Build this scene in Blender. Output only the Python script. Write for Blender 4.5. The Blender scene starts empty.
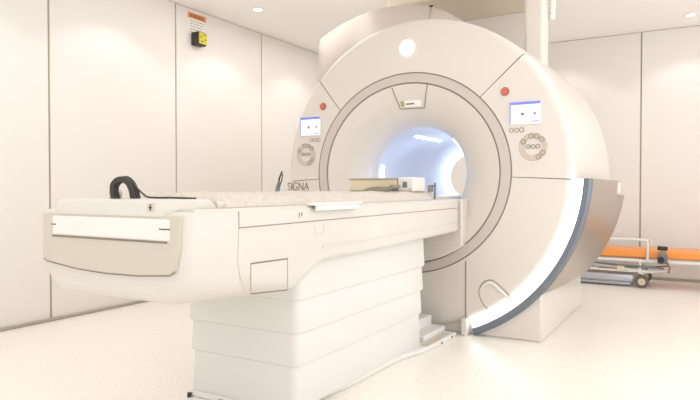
import bpy, bmesh, math, random
from mathutils import Vector, Matrix, Euler
random.seed(7)
PI = math.pi
sc = bpy.context.scene
COL = sc.collection

def srgb(r, g, b):
    f = lambda c: (c/255)/12.92 if c/255 <= 0.04045 else ((c/255+0.055)/1.055)**2.4
    return (f(r), f(g), f(b), 1)

# ------------------------------------------------------------------ camera
F_PX = 600.0
yaw = math.atan2(350, F_PX)
pitch = math.atan(11/F_PX)
cd = bpy.data.cameras.new('camera')
cam = bpy.data.objects.new('camera', cd); COL.objects.link(cam)
cd.sensor_width = 36; cd.lens = F_PX/700*36; cd.clip_start = 0.05
cam.location = (0, 0, 1.0)
cam.rotation_euler = (PI/2-pitch, 0, yaw)
sc.camera = cam

# ------------------------------------------------------------------ light
w = bpy.data.worlds.new('world'); sc.world = w; w.use_nodes = True
bg = w.node_tree.nodes['Background']
bg.inputs[0].default_value = (1, 0.99, 0.985, 1)
bg.inputs[1].default_value = 1.42
sc.view_settings.view_transform = 'Standard'
sc.view_settings.look = 'None'
sc.view_settings.gamma = 1
sc.view_settings.use_curve_mapping = False
sc.view_settings.exposure = 0.06

def area(name, loc, rot, sx, sy, power, col):
    l = bpy.data.lights.new(name, 'AREA'); l.shape = 'RECTANGLE'; l.size = sx; l.size_y = sy
    l.energy = power; l.color = col
    o = bpy.data.objects.new(name, l); COL.objects.link(o); o.location = loc; o.rotation_euler = rot
    return o
area('ceiling_fill_light', (-2.2, 1.2, 2.70), (0, 0, 0), 2.4, 1.6, 8, (1, 0.98, 0.96))  # added area fill over the near room, no fixture built
area('ceiling_fill_light', (-0.2, 4.6, 2.70), (0, 0, 0), 0.9, 3.6, 10, (1, 0.975, 0.95))  # added overhead fill for the scanner's right side
area('side_fill_light', (1.7, 3.2, 1.5), (0, PI/2, 0), 2.2, 3.2, 22, (0.97, 0.99, 1))  # added light from the right to brighten side faces, no window there

area('ceiling_fill_light', (-3.1, 5.2, 2.70), (0, 0, 0), 1.2, 3.0, 22, (1, 0.97, 0.94))  # added fill lifting the dim back-left wall and ceiling

def spot(loc, power, size=118, col=(1, 0.98, 0.955)):
    l = bpy.data.lights.new('downlight_lamp', 'SPOT'); l.energy = power; l.spot_size = math.radians(size)
    l.spot_blend = 0.35; l.shadow_soft_size = 0.05; l.color = col
    o = bpy.data.objects.new('downlight_lamp', l); COL.objects.link(o); o.location = loc
for y in (0.7, 2.0, 3.3, 4.6, 5.9):
    spot((-3.72, y, 2.70), 8)
for x in (-2.7, -1.4, -0.1):
    spot((x, 6.92, 2.70), 6, col=(1, 0.98, 0.965))

# ------------------------------------------------------------------ materials
def mat(name, col, rough=0.5, metal=0.0, emit=None, estr=0, noise=0, nscale=20, coat=0, bump=0, bscale=40):
    m = bpy.data.materials.new(name); m.use_nodes = True
    nt = m.node_tree; b = nt.nodes['Principled BSDF']
    b.inputs['Roughness'].default_value = rough
    b.inputs['Metallic'].default_value = metal
    b.inputs['Coat Weight'].default_value = coat
    if emit:
        b.inputs['Emission Color'].default_value = emit
        b.inputs['Emission Strength'].default_value = estr
    tc = nt.nodes.new('ShaderNodeTexCoord')
    nz = nt.nodes.new('ShaderNodeTexNoise'); nz.inputs['Scale'].default_value = nscale
    nz.inputs['Detail'].default_value = 4
    nt.links.new(tc.outputs['Object'], nz.inputs['Vector'])
    mr = nt.nodes.new('ShaderNodeMapRange')
    mr.inputs[3].default_value = 1-noise; mr.inputs[4].default_value = 1+noise
    nt.links.new(nz.outputs['Fac'], mr.inputs[0])
    mx = nt.nodes.new('ShaderNodeVectorMath'); mx.operation = 'SCALE'
    mx.inputs[0].default_value = col[:3]
    nt.links.new(mr.outputs[0], mx.inputs['Scale'])
    nt.links.new(mx.outputs[0], b.inputs['Base Color'])
    if bump:
        n2 = nt.nodes.new('ShaderNodeTexNoise'); n2.inputs['Scale'].default_value = bscale; n2.inputs['Detail'].default_value = 6
        nt.links.new(tc.outputs['Object'], n2.inputs['Vector'])
        bp = nt.nodes.new('ShaderNodeBump'); bp.inputs['Strength'].default_value = bump; bp.inputs['Distance'].default_value = 0.02
        nt.links.new(n2.outputs['Fac'], bp.inputs['Height']); nt.links.new(bp.outputs[0], b.inputs['Normal'])
    return m

M = dict(
    wall=mat('wall_panel_cream', srgb(237, 232, 227), 0.42, noise=0.01, nscale=2),
    joint=mat('joint_beige', srgb(186, 170, 146), 0.6, noise=0.03),
    skirt=mat('skirting_grey_beige', srgb(172, 163, 148), 0.5, noise=0.03),
    ceil=mat('ceiling_cream', srgb(253, 251, 248), 0.7, noise=0.01, nscale=3),
    shell=mat('scanner_shell_ivory', srgb(223, 215, 207), 0.28, noise=0.006, nscale=3, coat=0.2),
    hood=mat('hood_ivory', srgb(208, 197, 186), 0.4, noise=0.006, nscale=3),
    dark=mat('gap_brown', srgb(138, 122, 110), 0.7, noise=0.03),
    ring=mat('ring_warm_grey', srgb(204, 194, 188), 0.35, noise=0.02),
    bore=mat('bore_blue_white', srgb(222, 222, 228), 0.3, noise=0.005, coat=0.1),
    led=mat('led_white', srgb(255, 255, 255), 0.5, emit=(0.97, 0.99, 1, 1), estr=2.2),
    boreled=mat('bore_led_blue', srgb(230, 238, 255), 0.5, emit=(0.66, 0.8, 1, 1), estr=2.6),
    mouthfill=mat('mouth_fill_blue', srgb(230, 238, 255), 0.5, emit=(0.5, 0.68, 1, 1), estr=14),
    edge=mat('edge_blue_grey', srgb(120, 127, 137), 0.35, noise=0.03, metal=0.3),
    taupe=mat('panel_champagne_metal', srgb(170, 158, 146), 0.28, metal=0.6, noise=0.02),
    table=mat('table_white', srgb(216, 210, 203), 0.35, noise=0.005, coat=0.15),
    bellows=mat('pedestal_white', srgb(226, 223, 219), 0.4, noise=0.005),
    tgrey=mat('table_end_sage_grey', srgb(202, 195, 181), 0.5, noise=0.01),
    pad=None,
    text=mat('print_grey', srgb(130, 118, 106), 0.6, noise=0.02),
    black=mat('black_rubber', srgb(46, 44, 44), 0.5, noise=0.08),
    tyre=mat('tyre_grey', srgb(104, 98, 92), 0.5, noise=0.08),
    cable=mat('cable_black', srgb(62, 58, 52), 0.4, noise=0.08),
    red=mat('button_red', srgb(216, 104, 84), 0.35, noise=0.02),
    key=mat('key_grey', srgb(206, 192, 176), 0.5, noise=0.02),
    keyrim=mat('key_rim', srgb(150, 136, 124), 0.5, noise=0.02),
    scr=mat('screen_white_blue', srgb(214, 226, 246), 0.3, emit=srgb(214, 228, 255), estr=0.75),
    scrbar=mat('screen_bar_blue', srgb(110, 118, 190), 0.3, emit=srgb(110, 118, 200), estr=0.6),
    lens=mat('emissive_white', srgb(255, 255, 255), 0.4, emit=(1, 1, 1, 1), estr=2.5),
    olive=mat('label_olive', srgb(178, 172, 110), 0.6, noise=0.05),
    paper=mat('label_white', srgb(245, 243, 238), 0.6, noise=0.01),
    orange=mat('board_orange', srgb(248, 158, 78), 0.4, noise=0.03),
    signor=mat('sign_orange', srgb(232, 150, 104), 0.6, noise=0.05),
    signtx=mat('sign_dark_red', srgb(120, 52, 30), 0.6, noise=0.05),
    yellow=mat('beacon_yellow', srgb(214, 204, 48), 0.4, noise=0.1, nscale=60),
    chrome=mat('chrome', srgb(200, 200, 200), 0.25, metal=0.9, noise=0.02),
    steel=mat('steel_grey_blue', srgb(196, 198, 206), 0.35, metal=0.5, noise=0.04),
    white=mat('white_paint', srgb(232, 228, 222), 0.35, noise=0.01),
    tan=mat('strap_tan', srgb(150, 118, 96), 0.7, noise=0.1),
    coil=mat('coil_beige', srgb(226, 212, 184), 0.45, noise=0.01),
    foam=mat('foam_grey', srgb(148, 142, 128), 0.8, noise=0.05),
    soffit=mat('soffit_beige', srgb(232, 221, 202), 0.7, noise=0.04, nscale=4),
)
# mattress with woven relief
M['pad'] = mat('mattress_cream_cloth', srgb(216, 207, 196), 0.85, noise=0.16, nscale=45, bump=0.9, bscale=22)
# floor: speckled cream vinyl
fm = bpy.data.materials.new('floor_speckled_cream'); fm.use_nodes = True
nt = fm.node_tree; b = nt.nodes['Principled BSDF']; b.inputs['Roughness'].default_value = 0.3
tc = nt.nodes.new('ShaderNodeTexCoord'); vz = nt.nodes.new('ShaderNodeTexNoise'); vz.inputs['Scale'].default_value = 70; vz.inputs['Detail'].default_value = 3
nt.links.new(tc.outputs['Object'], vz.inputs['Vector'])
cr = nt.nodes.new('ShaderNodeValToRGB')
cr.color_ramp.elements[0].position = 0.32; cr.color_ramp.elements[0].color = srgb(238, 229, 216)
cr.color_ramp.elements[1].position = 0.56; cr.color_ramp.elements[1].color = srgb(250, 246, 238)
nt.links.new(vz.outputs['Fac'], cr.inputs[0]); nt.links.new(cr.outputs[0], b.inputs['Base Color'])
M['floor'] = fm

# ------------------------------------------------------------------ builders
def obj(name, bm, m, parent=None, smooth=None, bevel=0, bseg=2):
    bmesh.ops.remove_doubles(bm, verts=bm.verts, dist=1e-6)
    bmesh.ops.recalc_face_normals(bm, faces=bm.faces)
    me = bpy.data.meshes.new(name); bm.to_mesh(me); bm.free()
    ms = m if isinstance(m, (list, tuple)) else [m]
    for q in ms: me.materials.append(q)
    o = bpy.data.objects.new(name, me); COL.objects.link(o)
    if parent:
        o.parent = parent; o.location = -parent.location
    if bevel:
        md = o.modifiers.new('bevel', 'BEVEL'); md.width = bevel; md.segments = bseg; md.limit_method = 'ANGLE'; md.angle_limit = math.radians(40)
        md.harden_normals = False
    if smooth is not None or bevel:
        for p in me.polygons: p.use_smooth = True
        me.set_sharp_from_angle(angle=math.radians(smooth if smooth is not None else 40))
    return o

def thing(name, loc, label, cat, group=None):
    o = bpy.data.objects.new(name, None); COL.objects.link(o); o.location = loc; o.empty_display_size = 0.1
    o['label'] = label; o['category'] = cat
    if group: o['group'] = group
    bpy.context.view_layer.update()
    return o

def tag(o, label, cat, group=None):
    o['label'] = label; o['category'] = cat
    if group: o['group'] = group
    return o

def box(bm, x0, x1, y0, y1, z0, z1, mi=0):
    vs = [bm.verts.new(v) for v in ((x0,y0,z0),(x1,y0,z0),(x1,y1,z0),(x0,y1,z0),(x0,y0,z1),(x1,y0,z1),(x1,y1,z1),(x0,y1,z1))]
    for f in ((0,3,2,1),(4,5,6,7),(0,1,5,4),(1,2,6,5),(2,3,7,6),(3,0,4,7)):
        fc = bm.faces.new([vs[i] for i in f]); fc.material_index = mi
    return bm

def B(*a):
    bm = bmesh.new(); box(bm, *a); return bm

def prism(bm, pts, axis, a0, a1):
    """pts: 2-D outline; axis the extrusion axis (0 x,1 y,2 z)"""
    def mk(p, a):
        if axis == 0: return (a, p[0], p[1])
        if axis == 1: return (p[0], a, p[1])
        return (p[0], p[1], a)
    A = [bm.verts.new(mk(p, a0)) for p in pts]; Bv = [bm.verts.new(mk(p, a1)) for p in pts]
    n = len(pts)
    bm.faces.new(A); bm.faces.new(Bv[::-1])
    for i in range(n): bm.faces.new((A[i], Bv[i], Bv[(i+1) % n], A[(i+1) % n]))
    return bm

def tube(bm, pts, r, n=8, caps=True):
    pts = [Vector(p) for p in pts]
    rings = []
    up = None
    for i, p in enumerate(pts):
        d = (pts[min(i+1, len(pts)-1)]-pts[max(i-1, 0)]).normalized()
        if up is None:
            up = Vector((0, 0, 1)) if abs(d.z) < .9 else Vector((1, 0, 0))
        s = d.cross(up).normalized(); up = s.cross(d).normalized()
        rr = r[i] if isinstance(r, (list, tuple)) else r
        rings.append([bm.verts.new(p+(s*math.cos(2*PI*k/n)+up*math.sin(2*PI*k/n))*rr) for k in range(n)])
    for a, c in zip(rings, rings[1:]):
        for k in range(n): bm.faces.new((a[k], a[(k+1) % n], c[(k+1) % n], c[k]))
    if caps: bm.faces.new(rings[0][::-1]); bm.faces.new(rings[-1])
    return bm

def cyl(bm, p0, p1, r, n=20):
    return tube(bm, [p0, p1], r, n)

def catmull(P, n=8):
    P = [Vector(p) for p in P]; P = [P[0]*2-P[1]]+P+[P[-1]*2-P[-2]]
    out = []
    for i in range(1, len(P)-2):
        for k in range(n):
            t = k/n
            out.append(0.5*((2*P[i])+(P[i+1]-P[i-1])*t+(2*P[i-1]-5*P[i]+4*P[i+1]-P[i+2])*t*t+(3*P[i]-P[i-1]-3*P[i+1]+P[i+2])*t**3))
    out.append(P[-2]); return out

CX, CZ, YF = -1.78, 1.115, 3.947
def mouth(r):
    """centre and width factor of the slightly oval mouth at radius r"""
    t = min(1, max(0, (r-.76)/(1.06-.76)))
    return -1.828+t*(CX+1.828), 1.052+t*(1.0-1.052)
def lathe(bm, prof, t0=0, t1=360, n=64, closed=True, cx=CX, cz=CZ, zmin=None):
    """prof [(r, y)] swept about the bore axis"""
    full = abs(t1-t0-360) < 1e-6
    cols = []
    for k in range(n if full else n+1):
        t = math.radians(t0+(t1-t0)*k/n)
        c = []
        for r, y in prof:
            z = cz+r*math.sin(t)
            if zmin is not None: z = max(z, zmin)
            mx_, sx_ = mouth(r) if (cx, cz) == (CX, CZ) else (cx, 1)
            c.append(bm.verts.new((mx_+sx_*r*math.cos(t), y, z)))
        cols.append(c)
    m = len(prof)
    rng = range(m if closed else m-1)
    for k in range(len(cols) if full else len(cols)-1):
        a, c = cols[k], cols[(k+1) % len(cols)]
        for i in rng: bm.faces.new((a[i], a[(i+1) % m], c[(i+1) % m], c[i]))
    if closed and not full:
        bm.faces.new(cols[0]); bm.faces.new(cols[-1][::-1])
    return bm

FONT = {}
def text(name, body, size, loc, rot, m, parent, depth=0.001, label=None, sx=1.0):
    cu = bpy.data.curves.new(name, 'FONT'); cu.body = body; cu.size = size; cu.extrude = depth
    cu.align_x = 'LEFT'
    to = bpy.data.objects.new(name, cu); COL.objects.link(to)
    bpy.context.view_layer.update()
    me = bpy.data.meshes.new_from_object(to.evaluated_get(bpy.context.evaluated_depsgraph_get()))
    COL.objects.unlink(to); bpy.data.objects.remove(to)
    me.transform(Matrix.Diagonal((sx, 1, 1, 1)))
    me.materials.clear(); me.materials.append(m)
    o = bpy.data.objects.new(name, me); COL.objects.link(o)
    o.parent = parent; o.location = Vector(loc)-(parent.location if parent else Vector()); o.rotation_euler = rot
    if label: o['label'] = label
    return o

# ------------------------------------------------------------------ setting
def struct(o):
    o['kind'] = 'structure'; return o
LX, BY, CZc = -4.25, 7.4, 2.74
struct(obj('floor', B(-4.5, 2.6, -1.2, 7.6, -0.1, 0), M['floor']))
struct(obj('ceiling', B(-4.5, 2.6, -1.2, 7.6, CZc, CZc+0.1), M['ceil']))
# left wall: tall laminate panels with recessed joints
bm = bmesh.new(); box(bm, LX-0.12, LX-0.012, -1.2, 7.6, 0, CZc, 1)
js = [-1.2, 0.24, 1.51, 2.78, 4.05, 5.32, 6.59, 7.6]
for a, c in zip(js, js[1:]): box(bm, LX-0.02, LX, a+0.009, c-0.009, 0.0, CZc-0.006, 0)
struct(obj('wall_left', bm, [M['wall'], M['joint']]))
bm = bmesh.new(); box(bm, LX, 2.6, BY+0.012, BY+0.12, 0, CZc, 1)
js = [LX, -3.12, -1.85, -0.575, 0.70, 1.97, 2.6]
for a, c in zip(js, js[1:]): box(bm, a+0.008, c-0.008, BY, BY+0.02, 0.0, CZc-0.006, 0)
struct(obj('wall_back', bm, [M['wall'], M['joint']]))
struct(obj('baseboard_left', B(LX, LX+0.03, -1.2, BY, 0.0, 0.022), M['skirt'], bevel=0.006))
struct(obj('baseboard_back', B(LX, 2.6, BY-0.02, BY, 0.0, 0.03), M['skirt'], bevel=0.004))
# bulkhead over the scanner
struct(obj('trim_1', B(-2.41, -1.25, 4.77, 5.75, 2.6, CZc), M['soffit'], bevel=0.03, bseg=3))

# ------------------------------------------------------------------ MRI scanner
S = thing('mri_scanner', (CX, 4.6, 0), 'large round ivory magnetic resonance scanner with blue-lit bore and glowing white edge strips', 'medical scanner')
prof = [(.722, YF), (1.045, YF), (1.075, YF+.006), (1.092, YF+.022), (1.1, YF+.05), (1.105, YF+.1), (1.135, 5.2), (1.13, 5.36), (1.08, 5.42), (.722, 5.42)]
for nm, a, c, n in (('side_cover', -2.7, 44.3, 24), ('top_cover', 44.7, 137.5, 48), ('side_cover', 137.9, 182.7, 24), ('lower_cover', 183.0, 357.0, 72)):
    obj(nm, lathe(bmesh.new(), prof, a, c, n, zmin=0.012), M['shell'], S, smooth=35)
# inner carcass that shows brown in the seams
obj('inner_frame', lathe(bmesh.new(), [(.70, YF+.012), (1.08, YF+.03), (1.09, 5.3), (.70, 5.3)], 0, 360, 72, zmin=0.02), M['dark'], S, smooth=35)
# trim ring round the mouth, darker lines at its two rims
obj('trim_ring', lathe(bmesh.new(), [(.652, YF-.004), (.712, YF-.004), (.716, YF+.01), (.716, YF+.1), (.648, YF+.1), (.648, YF+.01)], 0, 360, 120), M['ring'], S, smooth=35)
o = obj('ring_gasket', lathe(bmesh.new(), [(.638, YF+.006), (.7235, YF+.002), (.7235, YF+.05), (.638, YF+.05)], 0, 360, 120), M['dark'], S, smooth=35)
# bore funnel and tube (closed profile with thickness)
fun = [(.641, YF+.004), (.60, YF+.012), (.54, YF+.032), (.48, YF+.060), (.43, YF+.095), (.392, YF+.14), (.366, YF+.19), (.352, YF+.25)]
obj('bore_funnel', lathe(bmesh.new(), fun+[(.375, YF+.26), (.40, YF+.2), (.45, YF+.13), (.55, YF+.07), (.641, YF+.04)], 0, 360, 120), M['shell'], S, smooth=50)
obj('bore_tube', lathe(bmesh.new(), [(.352, YF+.25), (.347, YF+.35), (.347, 5.05), (.325, 5.22), (.275, 5.34), (.275, 5.40), (.375, 5.40), (.375, YF+.27)], 0, 360, 96), M['bore'], S, smooth=50)
obj('bore_rear_ring', lathe(bmesh.new(), [(.215, 5.37), (.273, 5.35), (.273, 5.41), (.215, 5.42)], 0, 360, 80), M['boreled'], S, smooth=30)
obj('rear_funnel', lathe(bmesh.new(), [(.376, 5.36), (.72, 5.36), (.72, 5.42), (.376, 5.42)], 0, 360, 80), M['shell'], S, smooth=30)
for t in (64, 116):
    obj('bore_light', lathe(bmesh.new(), [(.340, 4.45), (.346, 4.45), (.346, 5.0), (.340, 5.0)], t-2, t+2, 4), M['boreled'], S)
obj('bore_light', lathe(bmesh.new(), [(.338, 4.24), (.3455, 4.24), (.3455, 4.33), (.338, 4.33)], -8, 48, 12), M['mouthfill'], S)  # strip added out of sight to throw blue onto the left lip and funnel
obj('bore_light', lathe(bmesh.new(), [(.340, 4.24), (.3465, 4.24), (.3465, 4.29), (.340, 4.29)], 168, 184, 6), M['boreled'], S)  # glowing band put in for the highlight streak on the left wall
# hood behind the crown
Bp = [(-2.785, 1.72), (-2.785, 2.0), (-2.785, 2.225), (-2.765, 2.268), (-2.70, 2.30), (-2.55, 2.362), (-2.39, 2.405), (-2.25, 2.428), (-2.10, 2.436), (-1.95, 2.428), (-1.80, 2.392), (-1.65, 2.325), (-1.50, 2.225), (-1.36, 2.12), (-1.22, 2.03)]
nA = len(Bp); th = [141-(141-62)*i/(nA-1) for i in range(nA)]
th = [141, 139.3, 137, 133, 128, 121, 113, 107, 101, 95, 89, 82, 75, 68, 60]
bm = bmesh.new()
def row(pts, y): return [bm.verts.new((p[0], y, p[1])) for p in pts]
Ain = [(CX+.80*math.cos(math.radians(t)), CZ+.80*math.sin(math.radians(t))) for t in th]
Ao = [(CX+1.092*math.cos(math.radians(t)), CZ+1.092*math.sin(math.radians(t))) for t in th]
B1 = [(a[0]*.08+b_[0]*.92, a[1]*.08+b_[1]*.92) for a, b_ in zip(Ao, Bp)]
rows = [row(Ain, YF+.06), row(Ao, YF+.045), row(B1, 4.225), row(Bp, 4.26), row(Bp, 4.9), row(Ain, 4.9)]
for a, c in zip(rows, rows[1:]+rows[:1]):
    for i in range(nA-1): bm.faces.new((a[i], a[i+1], c[i+1], c[i]))
bm.faces.new([r_[0] for r_ in rows]); bm.faces.new([r_[-1] for r_ in rows][::-1])
H = obj('rear_hood', bm, M['hood'], S, smooth=38)
o = obj('hood_catch', tube(bmesh.new(), [(-1.755, 4.20, 2.366), (-1.755, 4.235, 2.378)], .008, 10), M['black'], S); o['label'] = 'small black catch on the crown'
# LED strips, edge bands, side panels (both sides)
for sgn in (1, -1):
    A = (lambda a, c: (a, c)) if sgn == 1 else (lambda a, c: (180-min(c, -9), 180-a))
    a, c = A(-67.0, -2.6)
    obj('light_strip', lathe(bmesh.new(), [(1.085, YF+.0), (1.12, YF-.006), (1.155, YF+.0), (1.155, YF+.05), (1.115, YF+.05)], a, c, 40), M['led'], S, smooth=50)
    a, c = A(-67.5, -2.4)
    obj('edge_band', lathe(bmesh.new(), [(1.157, YF-.006), (1.19, YF-.014), (1.203, YF-.004), (1.206, YF+.03), (1.157, YF+.06)], a, c, 40, zmin=.004), M['edge'], S, smooth=50)
    a, c = A(-41.5, -2.4)
    bm = lathe(bmesh.new(), [(1.158, YF+.06), (1.207, YF+.031), (1.235, 4.6), (1.243, 4.97), (1.158, 4.97)], a, c, 32)
    a, c = A(-41.5, -7.6)
    lathe(bm, [(1.158, 4.97), (1.243, 4.97), (1.255, 5.38), (1.235, 5.42), (1.158, 5.40)], a, c, 28)
    sp = obj('side_panel', bm, M['taupe'], S, smooth=50)
    sp['label'] = 'champagne metallic side panel'
    x = CX+sgn*1.165
    obj('bracket', B(min(x, x+sgn*.055), max(x, x+sgn*.055), 5.0, 5.36, .965, 1.05), M['white'], S, bevel=.006)
# plinth
bm = bmesh.new()
prism(bm, [(-2.68, 0.0), (-.88, 0.0), (-.88, .30), (-.91, .44), (-1.1, .5), (-2.46, .5), (-2.65, .44), (-2.68, .30)], 1, YF+.03, 5.46)
obj('plinth', bm, M['shell'], S, bevel=.012)
# dock cover below the bore
bm = bmesh.new()
pts = [(-2.17, .93), (-1.39, .93)]
a0 = math.degrees(math.acos(.40/.66))
for k in range(17):
    t = math.radians(-a0-(180-2*a0)*k/16); pts.append((-1.79+.660*math.cos(t), CZ+.632*math.sin(t)))
prism(bm, pts, 1, YF-.06, YF+.14)
obj('dock_cover', bm, M['shell'], S, bevel=.008)
obj('bore_floor', B(-2.05, -1.51, YF+.1, 5.3, .88, .905), M['bore'], S, bevel=.005)
# lower centre cover seams
for x in (-1.383, -2.177):
    obj('seam', B(x-.003, x+.003, YF-.0035, YF+.004, .02, .505), M['dark'], S)
obj('foot_block', B(-1.40, -1.36, YF-.05, YF+.02, 0.0, .12), M['shell'], S, bevel=.008)
# seam of the rear cover on the crown
obj('seam', tube(bmesh.new(), [(-1.675, YF+.045, 2.205), (-1.715, 4.10, 2.283), (-1.752, 4.215, 2.362)], .0022, 6), M['keyrim'], S)
# handle recess, lower right cover
hp = [(-1.276, YF-.003, .318), (-1.250, YF-.003, .357), (-1.205, YF-.003, .371), (-1.160, YF-.003, .342), (-1.10, YF-.003, .29), (-1.058, YF-.003, .262)]
obj('grip_rim', tube(bmesh.new(), catmull(hp, 6), [.004+.007*min(1, k/10) for k in range(31)], 8), M['white'], S, smooth=60)
hp = [(-1.215, YF, .175), (-1.26, YF, .225), (-1.285, YF, .275), (-1.288, YF, .318), (-1.258, YF, .370), (-1.203, YF, .388), (-1.145, YF, .352), (-1.055, YF, .272)]
obj('grip_outline', tube(bmesh.new(), catmull(hp, 6), .003, 6), M['keyrim'], S, smooth=60)  # dark tube drawn for the shadow line at the recess edge
# round disc; emission stands in for its overexposed white
o = obj('front_disc', tube(bmesh.new(), [(-1.828, YF-.008, 2.013), (-1.828, YF+.01, 2.013)], .054, 32), M['lens'], S); o['label'] = 'round white disc with added glow'
# label tray on the funnel (trapezoid outline and sticker)
def fy(x, z):
    r = math.hypot((x+1.828)/1.052, z-CZ)
    for (r1, y1), (r0, y0) in zip(fun, fun[1:]):
        if r0 <= r <= r1: return y0+(y1-y0)*(r-r0)/(r1-r0)
    return fun[0][1] if r > .6 else fun[-1][1]
tr = []
for (xa, za), (xb, zb) in (((-1.950, 1.740), (-1.907, 1.588)), ((-1.907, 1.588), (-1.715, 1.583)), ((-1.715, 1.583), (-1.671, 1.738))):
    for k in range(8): tr.append((xa+(xb-xa)*k/8, 0, za+(zb-za)*k/8))
tr.append((-1.671, 0, 1.738))
tr = [(x, fy(x, z)-.001, z) for x, _, z in tr]
obj('tray_outline', tube(bmesh.new(), tr, .004, 6), M['keyrim'], S)
st = bmesh.new()
def quad(bm, c, mi=0):
    f = bm.faces.new([bm.verts.new(v) for v in c]); f.material_index = mi
def slab(x0, x1, z0, z1, y0, y1, m, nm, par, t=.004):
    # thin slab tilted: y0 at z0, y1 at z1
    bm = bmesh.new()
    v = [bm.verts.new(q) for q in ((x0, y0, z0), (x1, y0, z0), (x1, y1, z1), (x0, y1, z1), (x0, y0+t, z0), (x1, y0+t, z0), (x1, y1+t, z1), (x0, y1+t, z1))]
    for f in ((0,1,2,3),(7,6,5,4),(0,4,5,1),(1,5,6,2),(2,6,7,3),(3,7,4,0)): bm.faces.new([v[i] for i in f])
    return obj(nm, bm, m, par)
lab = slab(-1.905, -1.735, 1.597, 1.642, YF+.05, YF+.035, M['paper'], 'sticker', S)
slab(-1.898, -1.868, 1.600, 1.640, YF+.047, YF+.033, M['olive'], 'sticker_mark', lab).location = (0, 0, 0)
slab(-1.855, -1.79, 1.612, 1.622, YF+.043, YF+.040, M['text'], 'sticker_mark', lab).location = (0, 0, 0)

# control stations
def disc(bm, x, z, r, y, t=.004, n=24):
    tube(bm, [(x, y-t, z), (x, y+.004, z)], r, n)
def ringm(bm, x, z, r, wdt, y, n=24):
    for k in range(n):
        pass
    prof = [(r-wdt, y-.003), (r, y-.003), (r, y+.002), (r-wdt, y+.002)]
    lathe(bm, prof, 0, 360, n, cx=x, cz=z)
def station(s, sx0, sx1, bx, kx, ex):
    bm = bmesh.new(); disc(bm, ex, 1.643, .023, YF, .014); e = obj('emergency_button', bm, M['red'], S, smooth=40); e['label'] = 'red emergency button'
    bm = bmesh.new(); ringm(bm, ex, 1.643, .029, .005, YF); q = obj('button_collar', bm, M['keyrim'], e); q.location = (0, 0, 0)
    bm = B(sx0-.012, sx1+.012, YF-.004, YF+.01, 1.414, 1.578); fr = obj('control_screen', bm, M['shell'], S, bevel=.003)
    q = obj('display', B(sx0, sx1, YF-.006, YF, 1.426, 1.566), M['scr'], fr); q.location = (0, 0, 0)
    q = obj('title_bar', B(sx0, sx1, YF-.0075, YF, 1.548, 1.566), M['scrbar'], fr); q.location = (0, 0, 0)
    q = obj('frame_edge', B(sx0-.004, sx0+.001, YF-.0078, YF, 1.426, 1.566), M['scrbar'], fr); q.location = (0, 0, 0)
    W = sx1-sx0
    for u, m_, r in ((.12, 'key', .005), (.41, 'dark', .011), (.82, 'dark', .009)):
        bm = bmesh.new(); disc(bm, sx0+W*u, 1.487, r, YF-.006, .0015, 10); q = obj('screen_icon', bm, M[m_], fr); q.location = (0, 0, 0)
    q = obj('screen_line', B(sx0+W*.7, sx0+W*.97, YF-.0078, YF-.005, 1.434, 1.441), M['scrbar'], fr); q.location = (0, 0, 0)
    for k in range(3):
        bm = bmesh.new(); ringm(bm, bx+k*.034, 1.385, .0145+.001*k, .004, YF, 18); obj('push_button', bm, M['keyrim'], S)
    bm = bmesh.new(); lathe(bm, [(.0, YF-.004), (.088, YF-.004), (.094, YF+.003), (.0, YF+.003)][1:3]+[(.056, YF+.003), (.056, YF-.004)], 0, 360, 40, cx=kx, cz=1.272)
    kp = obj('keypad', bm, M['key'], S, smooth=30)
    spots = [(150, .070), (100, .072), (70, .072), (40, .074), (-32, .074), (-62, .074)]
    for a, r in spots:
        bm = bmesh.new(); ringm(bm, kx+r*math.cos(math.radians(a)), 1.272+r*math.sin(math.radians(a)), .0165, .004, YF-.004, 18); q = obj('key', bm, M['keyrim'], kp); q.location = (0, 0, 0)
    for k in (-1, 0, 1):
        bm = bmesh.new(); ringm(bm, kx+k*.031, 1.275, .0145, .004, YF-.001, 18); q = obj('key', bm, M['keyrim'], kp); q.location = (0, 0, 0)
station(1, -1.078, -.889, -1.075, -.934, -1.118)
station(-1, -2.752, -2.572, -2.655, -2.707, -2.546)
# brand lettering and the line of small print under it
text('lettering', 'SIGNA', .092, (-2.890, YF-.001, .989), (PI/2, 0, 0), M['text'], S, sx=.80)
obj('lettering_line', B(-2.90, -2.66, YF-.002, YF+.001, .952, .956), M['key'], S)

# ------------------------------------------------------------------ patient table
T = thing('patient_table', (-1.79, 2.7, 0), 'long white docking patient table with stepped pedestal and cream mattress, in front of the scanner', 'scanner table')
def section(x0, x1, z0, z1, rb, rt, n=6):
    pts = []
    for (cx_, cz_, r, a) in ((x1-rb, z0+rb, rb, -90), (x1-rt, z1-rt, rt, 0), (x0+rt, z1-rt, rt, 90), (x0+rb, z0+rb, rb, 180)):
        for k in range(n+1):
            t = math.radians(a+90*k/n); pts.append((cx_+r*math.cos(t), cz_+r*math.sin(t)))
    return pts
def loft(secs, caps=True):
    bm = bmesh.new(); prev = None; first = None
    for y, pts in secs:
        r = [bm.verts.new((p[0], y, p[1])) for p in pts]
        if prev:
            n = len(r)
            for i in range(n): bm.faces.new((prev[i], prev[(i+1) % n], r[(i+1) % n], r[i]))
        else: first = r
        prev = r
    if caps: bm.faces.new(first[::-1]); bm.faces.new(prev)
    return bm
X0, X1 = -2.17, -1.41
secs = []
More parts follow.
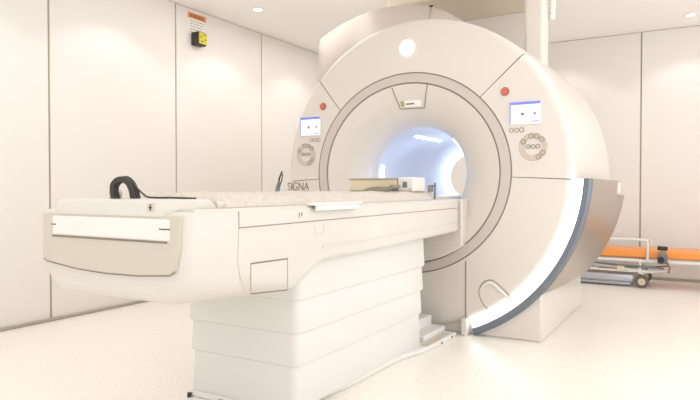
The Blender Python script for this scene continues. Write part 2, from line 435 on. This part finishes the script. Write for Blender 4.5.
for y, ins, z0, rb in ((1.386, .03, .652, .10), (1.390, .016, .634, .11), (1.402, .005, .622, .11), (1.425, 0, .615, .11), (1.65, 0, .600, .10), (1.88, 0, .578, .08), (1.96, 0, .578, .07), (2.02, 0, .592, .06), (2.08, 0, .625, .05), (2.13, 0, .660, .04), (2.19, 0, .684, .03), (2.6, 0, .69, .02), (3.86, 0, .712, .02)):
    secs.append((y, section(X0+ins, X1-ins, z0+ins*.3, .925-ins*.5, rb, .012)))
body = obj('table_body', loft(secs), M['table'], T, smooth=38)
# end panel (sage grey) set in the white rim
pp = [(-2.146, .912), (-2.150, .86), (-2.150, .742), (-2.144, .738), (-2.125, .729), (-1.95, .711), (-1.79, .705), (-1.62, .708), (-1.475, .719), (-1.450, .735), (-1.436, .80), (-1.427, .912)]
bm = bmesh.new(); prism(bm, pp, 1, 1.374, 1.400); ep = obj('end_panel', bm, M['tgrey'], T, bevel=.005); ep['label'] = 'sage grey end panel'
bm = bmesh.new(); tube(bm, [(p[0], 1.3735, p[1]) for p in pp[3:10]], .0015, 6); q = obj('end_panel_seam', bm, M['dark'], T)
# bumper handle
bu = obj('end_handle', B(-2.085, -1.470, 1.368, 1.396, .829, .903), M['white'], T, bevel=.010, bseg=3)
obj('handle_shadow_strip', B(-2.09, -1.485, 1.3715, 1.3760, .823, .829), M['dark'], T)  # solid dark strip standing in for shade under the handle
for xa, xb in ((-2.085, -2.058), (-1.515, -1.470)):
    obj('handle_slot', B(xa, xb, 1.3665, 1.372, .868, .8715), M['black'], T)
# cradle (sliding top) with rounded nose
cs = lambda i, zt=.964: section(-2.085+i, -1.495-i, .909, zt-i*.6, .003, .034)
nose = obj('cradle_nose', loft([(1.372, cs(.022)), (1.378, cs(.008)), (1.392, cs(0)), (1.60, cs(0)), (1.625, cs(.008, .960))]), M['table'], T, smooth=38)
obj('cradle', loft([(1.626, section(-2.08, -1.50, .909, .955, .004, .012)), (4.55, section(-2.08, -1.50, .909, .955, .004, .012))]), M['table'], T, smooth=38)
# side rails of the table top
for x0, x1 in ((-1.496, -1.42), (-2.16, -2.084)):
    obj('top_rail', loft([(1.43, section(x0, x1, .915, .931, .004, .008)), (3.86, section(x0, x1, .915, .931, .004, .008))]), M['table'], T, smooth=38)
# mattress, lumpy cloth
bm = bmesh.new(); NX, NY = 16, 110
grid = []
for j in range(NY+1):
    y = 1.64+(3.72-1.64)*j/NY; r = []
    for i in range(NX+1):
        u = i/NX; x = -2.075+.59*u
        e = min(u, 1-u)*NX; ee = min(j, NY-j)
        h = .050*min(1, (e/1.6))**.5*min(1, (ee/1.5))**.5
        h += .006*math.sin(9*y+5*x)*math.sin(23*x+3*y)+random.uniform(-.0025, .0025) if e > 0 and ee > 0 else 0
        r.append(bm.verts.new((x, y, .932+max(h, 0))))
    grid.append(r)
for j in range(NY):
    for i in range(NX): bm.faces.new((grid[j][i], grid[j][i+1], grid[j+1][i+1], grid[j+1][i]))
mt = obj('mattress', bm, M['pad'], T, smooth=60); mt['label'] = 'cream quilted mattress'
# grooves and outlines on the side
XS = X1+.0006
def groove(nm, pts, r=.002, m='keyrim'):
    return obj(nm, tube(bmesh.new(), [(XS, p[0], p[1]) for p in pts], r, 6), M[m], T)
groove('side_seam', [(1.635, .92), (1.635, .862), (3.85, .872)])
groove('side_seam', [(1.635, .86), (1.632, .80), (1.628, .74), (1.64, .69), (1.66, .65), (1.675, .605)], .0013, 'key')
groove('access_panel_outline', [(1.70, .728), (1.925, .724)], .0028, 'dark')
groove('access_panel_outline', [(1.70, .618), (1.925, .600)], .0028, 'dark')
groove('access_panel_outline', [(1.70, .728), (1.70, .618)], .0013)
groove('access_panel_outline', [(1.925, .724), (1.925, .600)], .0011)
groove('embossed_mark', [(2.12, .845), (2.12, .81), (2.19, .81), (2.19, .846)], .001, 'key')
# faint ledge along the body side
obj('side_ledge', loft([(y, [(XS-.002, a), (XS+.004, a+.004), (XS+.004, a+.010), (XS-.002, a+.014)]) for y, a in ((2.18, .743), (2.6, .746), (3.85, .768))]), M['table'], T, smooth=30)
# tray handle
th_ = obj('side_handle', B(-1.425, -1.385, 2.08, 2.50, .930, .942), M['white'], T, bevel=.004)
q = obj('handle_lip', B(-1.397, -1.383, 2.10, 2.46, .908, .930), M['white'], th_, bevel=.003); q.location = (0, 0, 0)
# print marks
text('printed_symbols', '\u2020 T', .022, (-1.409, 2.0, .888), (PI/2, 0, PI/2), M['text'], T)
# pedestrian icon on the nose
ic = obj('icon_plate', B(-1.573, -1.543, 1.3705, 1.3745, .925, .953), M['key'], T)
for nm, bb in (('icon_figure', (-1.561, -1.555, .930, .943)), ('icon_figure', (-1.566, -1.550, .938, .941))):
    q = obj(nm, B(bb[0], bb[1], 1.3695, 1.3708, bb[2], bb[3]), M['black'], ic); q.location = (0, 0, 0)
bm = bmesh.new(); disc(bm, -1.558, .9465, .003, 1.371, .0015, 10); q = obj('icon_figure', bm, M['black'], ic); q.location = (0, 0, 0)
# pedestal, stacked bellows covers
def rrect(x0, x1, y0, y1, r, n=5):
    return section(x0, x1, y0, y1, r, r, n)
def zloft(rows_):
    bm = bmesh.new(); prev = None; first = None
    for z, pts in rows_:
        r = [bm.verts.new((p[0], p[1], z)) for p in pts]
        if prev:
            n = len(r)
            for i in range(n): bm.faces.new((prev[i], prev[(i+1) % n], r[(i+1) % n], r[i]))
        else: first = r
        prev = r
    bm.faces.new(first[::-1]); bm.faces.new(prev); return bm
tiers = [(.516, .70, 0.0), (.368, .519, .007), (.222, .371, .014), (.026, .225, .021)]
for zb, zt, i in tiers:
    r0 = lambda d: rrect(-2.150+i+d, -1.482-i-d, 2.10+i*.6+d, 3.49-i*.9-d, .035)
    obj('pedestal_cover', zloft([(zb, r0(.010)), (zb+.004, r0(.003)), (zb+.012, r0(0)), (zt-.004, r0(.006)), (zt, r0(.010))]), M['bellows'], T, smooth=38)
# base plate
bp = [(-2.12, 2.10), (-1.62, 2.10), (-1.55, 2.36), (-1.515, 2.55), (-1.505, 2.8), (-1.50, 3.08), (-1.485, 3.2), (-1.445, 3.34), (-1.425, 3.5), (-1.42, 3.87), (-2.14, 3.87), (-2.14, 3.3)]
bm = bmesh.new(); prism(bm, bp, 2, 0.0, .030); obj('base_plate', bm, M['bellows'], T, bevel=.008)
obj('base_step', B(-2.0, -1.60, 3.46, 3.87, .030, .13), M['bellows'], T, bevel=.008)
obj('base_step', B(-2.05, -1.50, 3.50, 3.87, .030, .065), M['bellows'], T, bevel=.006)
for yy in (3.60, 3.78):
    obj('bolt', cyl(bmesh.new(), (-1.4205, yy, .016), (-1.4155, yy, .016), .007, 10), M['dark'], T)
obj('base_insert', B(-1.49, -1.44, 3.42, 3.80, .0305, .033), M['key'], T)
for x, y in ((-1.915, 2.085), (-2.115, 2.09)):
    obj('levelling_foot', cyl(bmesh.new(), (x, y, 0.0), (x, y, .020), .010, 12), M['black'], T)

# ------------------------------------------------------------------ things on the table
# receiver coil boxes
C = thing('head_coil', (-1.75, 3.45, .985), 'beige and white receiver coil housing standing on the mattress at the bore mouth', 'scan coil')
obj('coil_base', B(-2.0, -1.655, 3.42, 3.60, .986, 1.064), M['coil'], C, bevel=.008)
obj('coil_lid', B(-2.005, -1.652, 3.41, 3.61, 1.064, 1.071), M['tgrey'], C, bevel=.003)
cw = obj('coil_end_block', B(-1.650, -1.535, 3.42, 3.60, .984, 1.074), M['white'], C, bevel=.012, bseg=3)
q = obj('coil_window', B(-1.612, -1.582, 3.417, 3.425, 1.010, 1.045), M['edge'], cw); q.location = (0, 0, 0)
q = obj('coil_socket', cyl(bmesh.new(), (-1.56, 3.416, 1.0), (-1.56, 3.425, 1.0), .008, 12), M['key'], cw); q.location = (0, 0, 0)
# grey pad in front of the box
bm = bmesh.new()
pf = [(-1.84, .985), (-1.80, 1.004), (-1.76, 1.013), (-1.71, 1.016), (-1.66, 1.010), (-1.625, 1.026), (-1.608, 1.027), (-1.61, 1.008), (-1.64, .987), (-1.72, .984)]
prism(bm, pf, 1, 3.28, 3.38)
tag(obj('positioning_pad', bm, M['foam'], bevel=.004), 'flat grey foam wedge lying on the mattress before the beige coil box', 'foam pad')
# clamp thing right of the coil
K = thing('tube_clamp', (-1.46, 3.60, .955), 'small grey clamp with upright pin beside the white coil block', 'clamp')
obj('clamp_block', B(-1.530, -1.500, 3.62, 3.65, .980, 1.020), M['foam'], K, bevel=.004)
obj('clamp_pin', tube(bmesh.new(), [(-1.482, 3.63, .935), (-1.480, 3.63, 1.040)], .007, 10), M['edge'], K)
obj('clamp_arm', tube(bmesh.new(), [(-1.53, 3.63, 1.018), (-1.478, 3.63, 1.020)], .006, 8), M['edge'], K)
# black coiled cable on the nose
W_ = thing('coiled_cable', (-1.85, 1.52, .972), 'black cable wound in an upright hank on the near end of the table', 'cable')
for k in range(9):
    u = (k % 3)-1; v_ = k//3; j = lambda: random.uniform(-.0015, .0015)
    o_ = u*.0075; yy = 1.50+.010*v_
    P_ = [(-1.904+o_*1.0, yy, .966), (-1.913+o_+j(), yy, .993), (-1.908+o_*.9, yy, 1.016-o_*.5), (-1.886+j(), yy, 1.032-o_*1.0),
          (-1.853-o_*.2, yy, 1.036-o_*1.0+j()), (-1.824-o_*.7, yy, 1.022-o_*.8), (-1.805-o_*1.2, yy, .996-o_*.3), (-1.795-o_*1.5, yy, .966)]
    obj('cable_turn', tube(bmesh.new(), catmull(P_, 6), .0042, 8), M['cable'], W_, smooth=60)
P_ = [(-1.84, 1.51, 1.036), (-1.815, 1.51, 1.026), (-1.782, 1.51, 1.000), (-1.755, 1.51, .983), (-1.735, 1.515, .971), (-1.70, 1.53, .9685), (-1.64, 1.55, .9685), (-1.56, 1.58, .966)]
obj('cable_lead', tube(bmesh.new(), catmull(P_, 6), .0035, 8), M['cable'], W_, smooth=60)
bm = bmesh.new(); tube(bm, [(-1.950, 1.52, .981), (-1.935, 1.56, .981)], .018, 16)
tag(obj('plug', bm, M['key'], bevel=.004), 'pale grey round plug lying left of the black cable hank', 'plug')
# dark lever standing on far side of the table
V = thing('table_lever', (-2.075, 2.77, .955), 'dark forked lever standing on the far side of the table near the scanner lettering', 'lever')
obj('lever_grip', tube(bmesh.new(), catmull([(-2.100, 2.77, .955), (-2.097, 2.77, 1.0), (-2.085, 2.77, 1.035)], 5), [.013]*8+[.012]*3, 10), M['edge'], V, smooth=50)
obj('lever_fork', tube(bmesh.new(), catmull([(-2.09, 2.77, 1.03), (-2.085, 2.77, 1.06), (-2.065, 2.77, 1.10)], 5), .005, 8), M['cable'], V, smooth=50)
obj('lever_fork', tube(bmesh.new(), catmull([(-2.078, 2.77, 1.03), (-2.068, 2.77, 1.05), (-2.062, 2.77, 1.085)], 5), .0035, 8), M['cable'], V, smooth=50)

# ------------------------------------------------------------------ overhead ducts
D = thing('service_duct', (-1.06, 4.7, 1.8), 'square ivory service duct rising from the scanner crown to the ceiling', 'duct')
obj('duct_casing', B(-1.17, -1.015, 4.62, 4.78, 1.90, CZc), M['shell'], D, bevel=.03, bseg=3)
pts = [(-.955, 4.72, 2.72-.004*i) for i in range(0)]
bm = bmesh.new()
hp_ = catmull([(-.985, 4.72, 2.735), (-.98, 4.72, 2.66), (-.975, 4.74, 2.55), (-.985, 4.76, 2.44), (-.995, 4.78, 2.3)], 14)
tube(bm, hp_, [.024+.004*math.sin(i*1.9) for i in range(len(hp_))], 12)
obj('flexible_hose', bm, M['white'], D, smooth=50)
tag(obj('cable_cabinet', B(-2.35, -1.25, 5.50, 5.74, 1.75, 2.60), M['wall'], bevel=.006), 'pale flat cabinet rising behind the scanner below the ceiling bulkhead', 'cabinet')

# ------------------------------------------------------------------ wall items
A_ = thing('warning_sign', (LX, 4.32, 2.6), 'small orange and white warning sign high on the left wall', 'sign')
obj('sign_sheet', B(LX, LX+.003, 4.215, 4.435, 2.50, 2.645), M['paper'], A_)
obj('sign_header', B(LX, LX+.005, 4.205, 4.445, 2.645, 2.698), M['signor'], A_)
text('sign_text', 'WARNING', .046, (LX+.0055, 4.222, 2.656), (PI/2, 0, PI/2), M['signtx'], A_, sx=.86)
for k in range(5):
    y = 4.23
    while y < 4.41:
        l = random.uniform(.012, .035)
        obj('sign_print', B(LX+.0031, LX+.0038, y, min(y+l, 4.42), 2.515+.026*k, 2.522+.026*k), M['keyrim'], A_); y += l+.012
G = thing('warning_beacon', (LX, 4.33, 2.45), 'black and yellow box beacon on the left wall under the orange sign', 'beacon')
obj('beacon_housing', B(LX, LX+.09, 4.245, 4.365, 2.385, 2.51), M['black'], G, bevel=.008)
lz = obj('beacon_lens', B(LX+.0905, LX+.105, 4.255, 4.355, 2.395, 2.50), M['yellow'], G, bevel=.004)
bm = bmesh.new()
for z, y0, y1 in ((2.415, 4.275, 4.305), (2.455, 4.265, 4.285), (2.48, 4.305, 4.335), (2.435, 4.32, 4.345)): box(bm, LX+.1055, LX+.1075, y0, y1, z, z+.008)
q = obj('lens_mark', bm, M['black'], lz); q.location = (0, 0, 0)
# downlights
def downlight(x, y, label):
    o = thing('ceiling_downlight', (x, y, CZc-.004), label, 'light', 'ceiling downlights')
    for nm, pr, m in (('trim', [(.045, .0), (.06, 0), (.06, .0035), (.045, .0035)], M['white']), ('lens', [(.001, .001), (.045, .001), (.045, .0035), (.001, .0035)], M['lens'])):
        bm = bmesh.new()
        cols = []
        for k in range(24):
            t = 2*PI*k/24; cols.append([bm.verts.new((r*math.cos(t), r*math.sin(t), h)) for r, h in pr])
        for k in range(24):
            a, c = cols[k], cols[(k+1) % 24]
            for i in range(4): bm.faces.new((a[i], a[(i+1) % 4], c[(i+1) % 4], c[i]))
        q = obj(nm, bm, m, o); q.location = (0, 0, 0)
downlight(-3.72, 4.6, 'small round ceiling downlight near the left wall')
downlight(-.1, 6.92, 'small round ceiling downlight at the right edge near the back wall')

# ------------------------------------------------------------------ stretcher trolley at the back wall
R_ = thing('stretcher_trolley', (-.3, 6.85, 0), 'low white and steel stretcher trolley on castors along the back wall', 'trolley')
def tb(nm, pts, r, m, par=R_, n=8, sm=60):
    q = obj(nm, tube(bmesh.new(), pts, r, n), m, par, smooth=sm)
    if par is not R_: q.location = (0, 0, 0)
    return q
for y in (6.72, 7.14):
    tb('side_rail', [(-1.30, y, .272), (.9, y, .272)], .018, M['white'])
    tb('lower_rail', [(-1.25, y, .17), (-.42, y, .165)], .015, M['white'])
for x in (-1.28, -.5, .3, .88):
    tb('cross_bar', [(x, 6.72, .262), (x, 7.14, .262)], .016, M['white'])
for x in (-1.15, -.52, .75):
    for y in (6.72, 7.14): tb('upright', [(x, y, .14), (x, y, .27)], .016, M['white'])
for y, h in ((6.70, .485), (7.16, .455)):
    tb('guard_hoop', catmull([(-1.1, y, .28), (-1.1, y, h-.04), (-1.05, y, h-.005), (-.8, y, h), (-.49, y, h), (-.452, y, h-.03), (-.45, y, .27)], 5), .012, M['white'])
tb('strut', [(-1.2, 6.715, .24), (-.42, 6.715, .17)], .010, M['white'])
tb('strut', [(-.95, 6.715, .17), (-.25, 6.715, .235)], .008, M['tan'])
tb('strut', [(-.95, 6.695, .235), (-.72, 6.695, .225), (-.30, 6.695, .21)], .009, M['edge'])
tb('strut', [(-.52, 6.72, .15), (-.27, 6.72, .19)], .012, M['white'])
obj('base_cover', B(-1.35, -.57, 6.70, 7.16, .05, .13), M['steel'], R_, bevel=.03, bseg=3)
obj('base_cover', B(-1.35, -.60, 6.74, 7.12, .012, .05), M['steel'], R_, bevel=.01)
obj('lock_plate', B(-.735, -.66, 6.695, 6.705, .155, .23), M['coil'], R_, bevel=.004)
for x, y in ((-.50, 6.70), (-.50, 7.16), (.8, 6.70), (.8, 7.16)):
    cw_ = obj('castor', lathe(bmesh.new(), [(.036, y-.016), (.060, y-.016), (.064, y-.008), (.064, y+.008), (.060, y+.016), (.036, y+.016)], 0, 360, 28, cx=x, cz=.064), M['tyre'], R_, smooth=50); cw_['label'] = 'dark castor wheel'
    q = obj('hub', lathe(bmesh.new(), [(.008, y-.014), (.036, y-.012), (.036, y+.012), (.008, y+.014)], 0, 360, 20, cx=x, cz=.064), M['coil'], cw_, smooth=50); q.location = (0, 0, 0)
    q = obj('fork', B(x-.012, x+.02, y+.018, y+.024, .06, .15), M['chrome'], cw_); q.location = (0, 0, 0)
Or = loft([(0, 0)] and [(6.715, section(-1.32, .92, .302, .382, .03, .03)), (7.145, section(-1.32, .92, .302, .382, .03, .03))])
tag(obj('stretcher_mattress', Or, M['orange'], smooth=40, bevel=.02), 'long bright orange mattress lying on the low trolley', 'mattress')
Q = thing('rail_clamp', (-.315, 6.69, .26), 'black and grey clamp hooked on the front rail of the trolley', 'clamp')
obj('clamp_body', loft([(6.655, section(-.355, -.275, .27, .345, .02, .02)), (6.69, section(-.36, -.27, .255, .35, .02, .02))]), M['edge'], Q, smooth=40)
obj('clamp_neck', loft([(6.665, section(-.335, -.285, .34, .395, .008, .015)), (6.69, section(-.335, -.285, .34, .395, .008, .015))]), M['foam'], Q, smooth=40)
obj('clamp_handle', tube(bmesh.new(), [(-.36, 6.672, .415), (-.27, 6.672, .412)], [.022, .02], 12), M['black'], Q, smooth=50)
obj('clamp_knob', cyl(bmesh.new(), (-.325, 6.63, .30), (-.325, 6.66, .30), .03, 16), M['black'], Q, smooth=50)
obj('clamp_strap', tube(bmesh.new(), [(-.275, 6.67, .28), (-.25, 6.67, .22), (-.262, 6.67, .17)], .010, 8), M['tan'], Q, smooth=50)
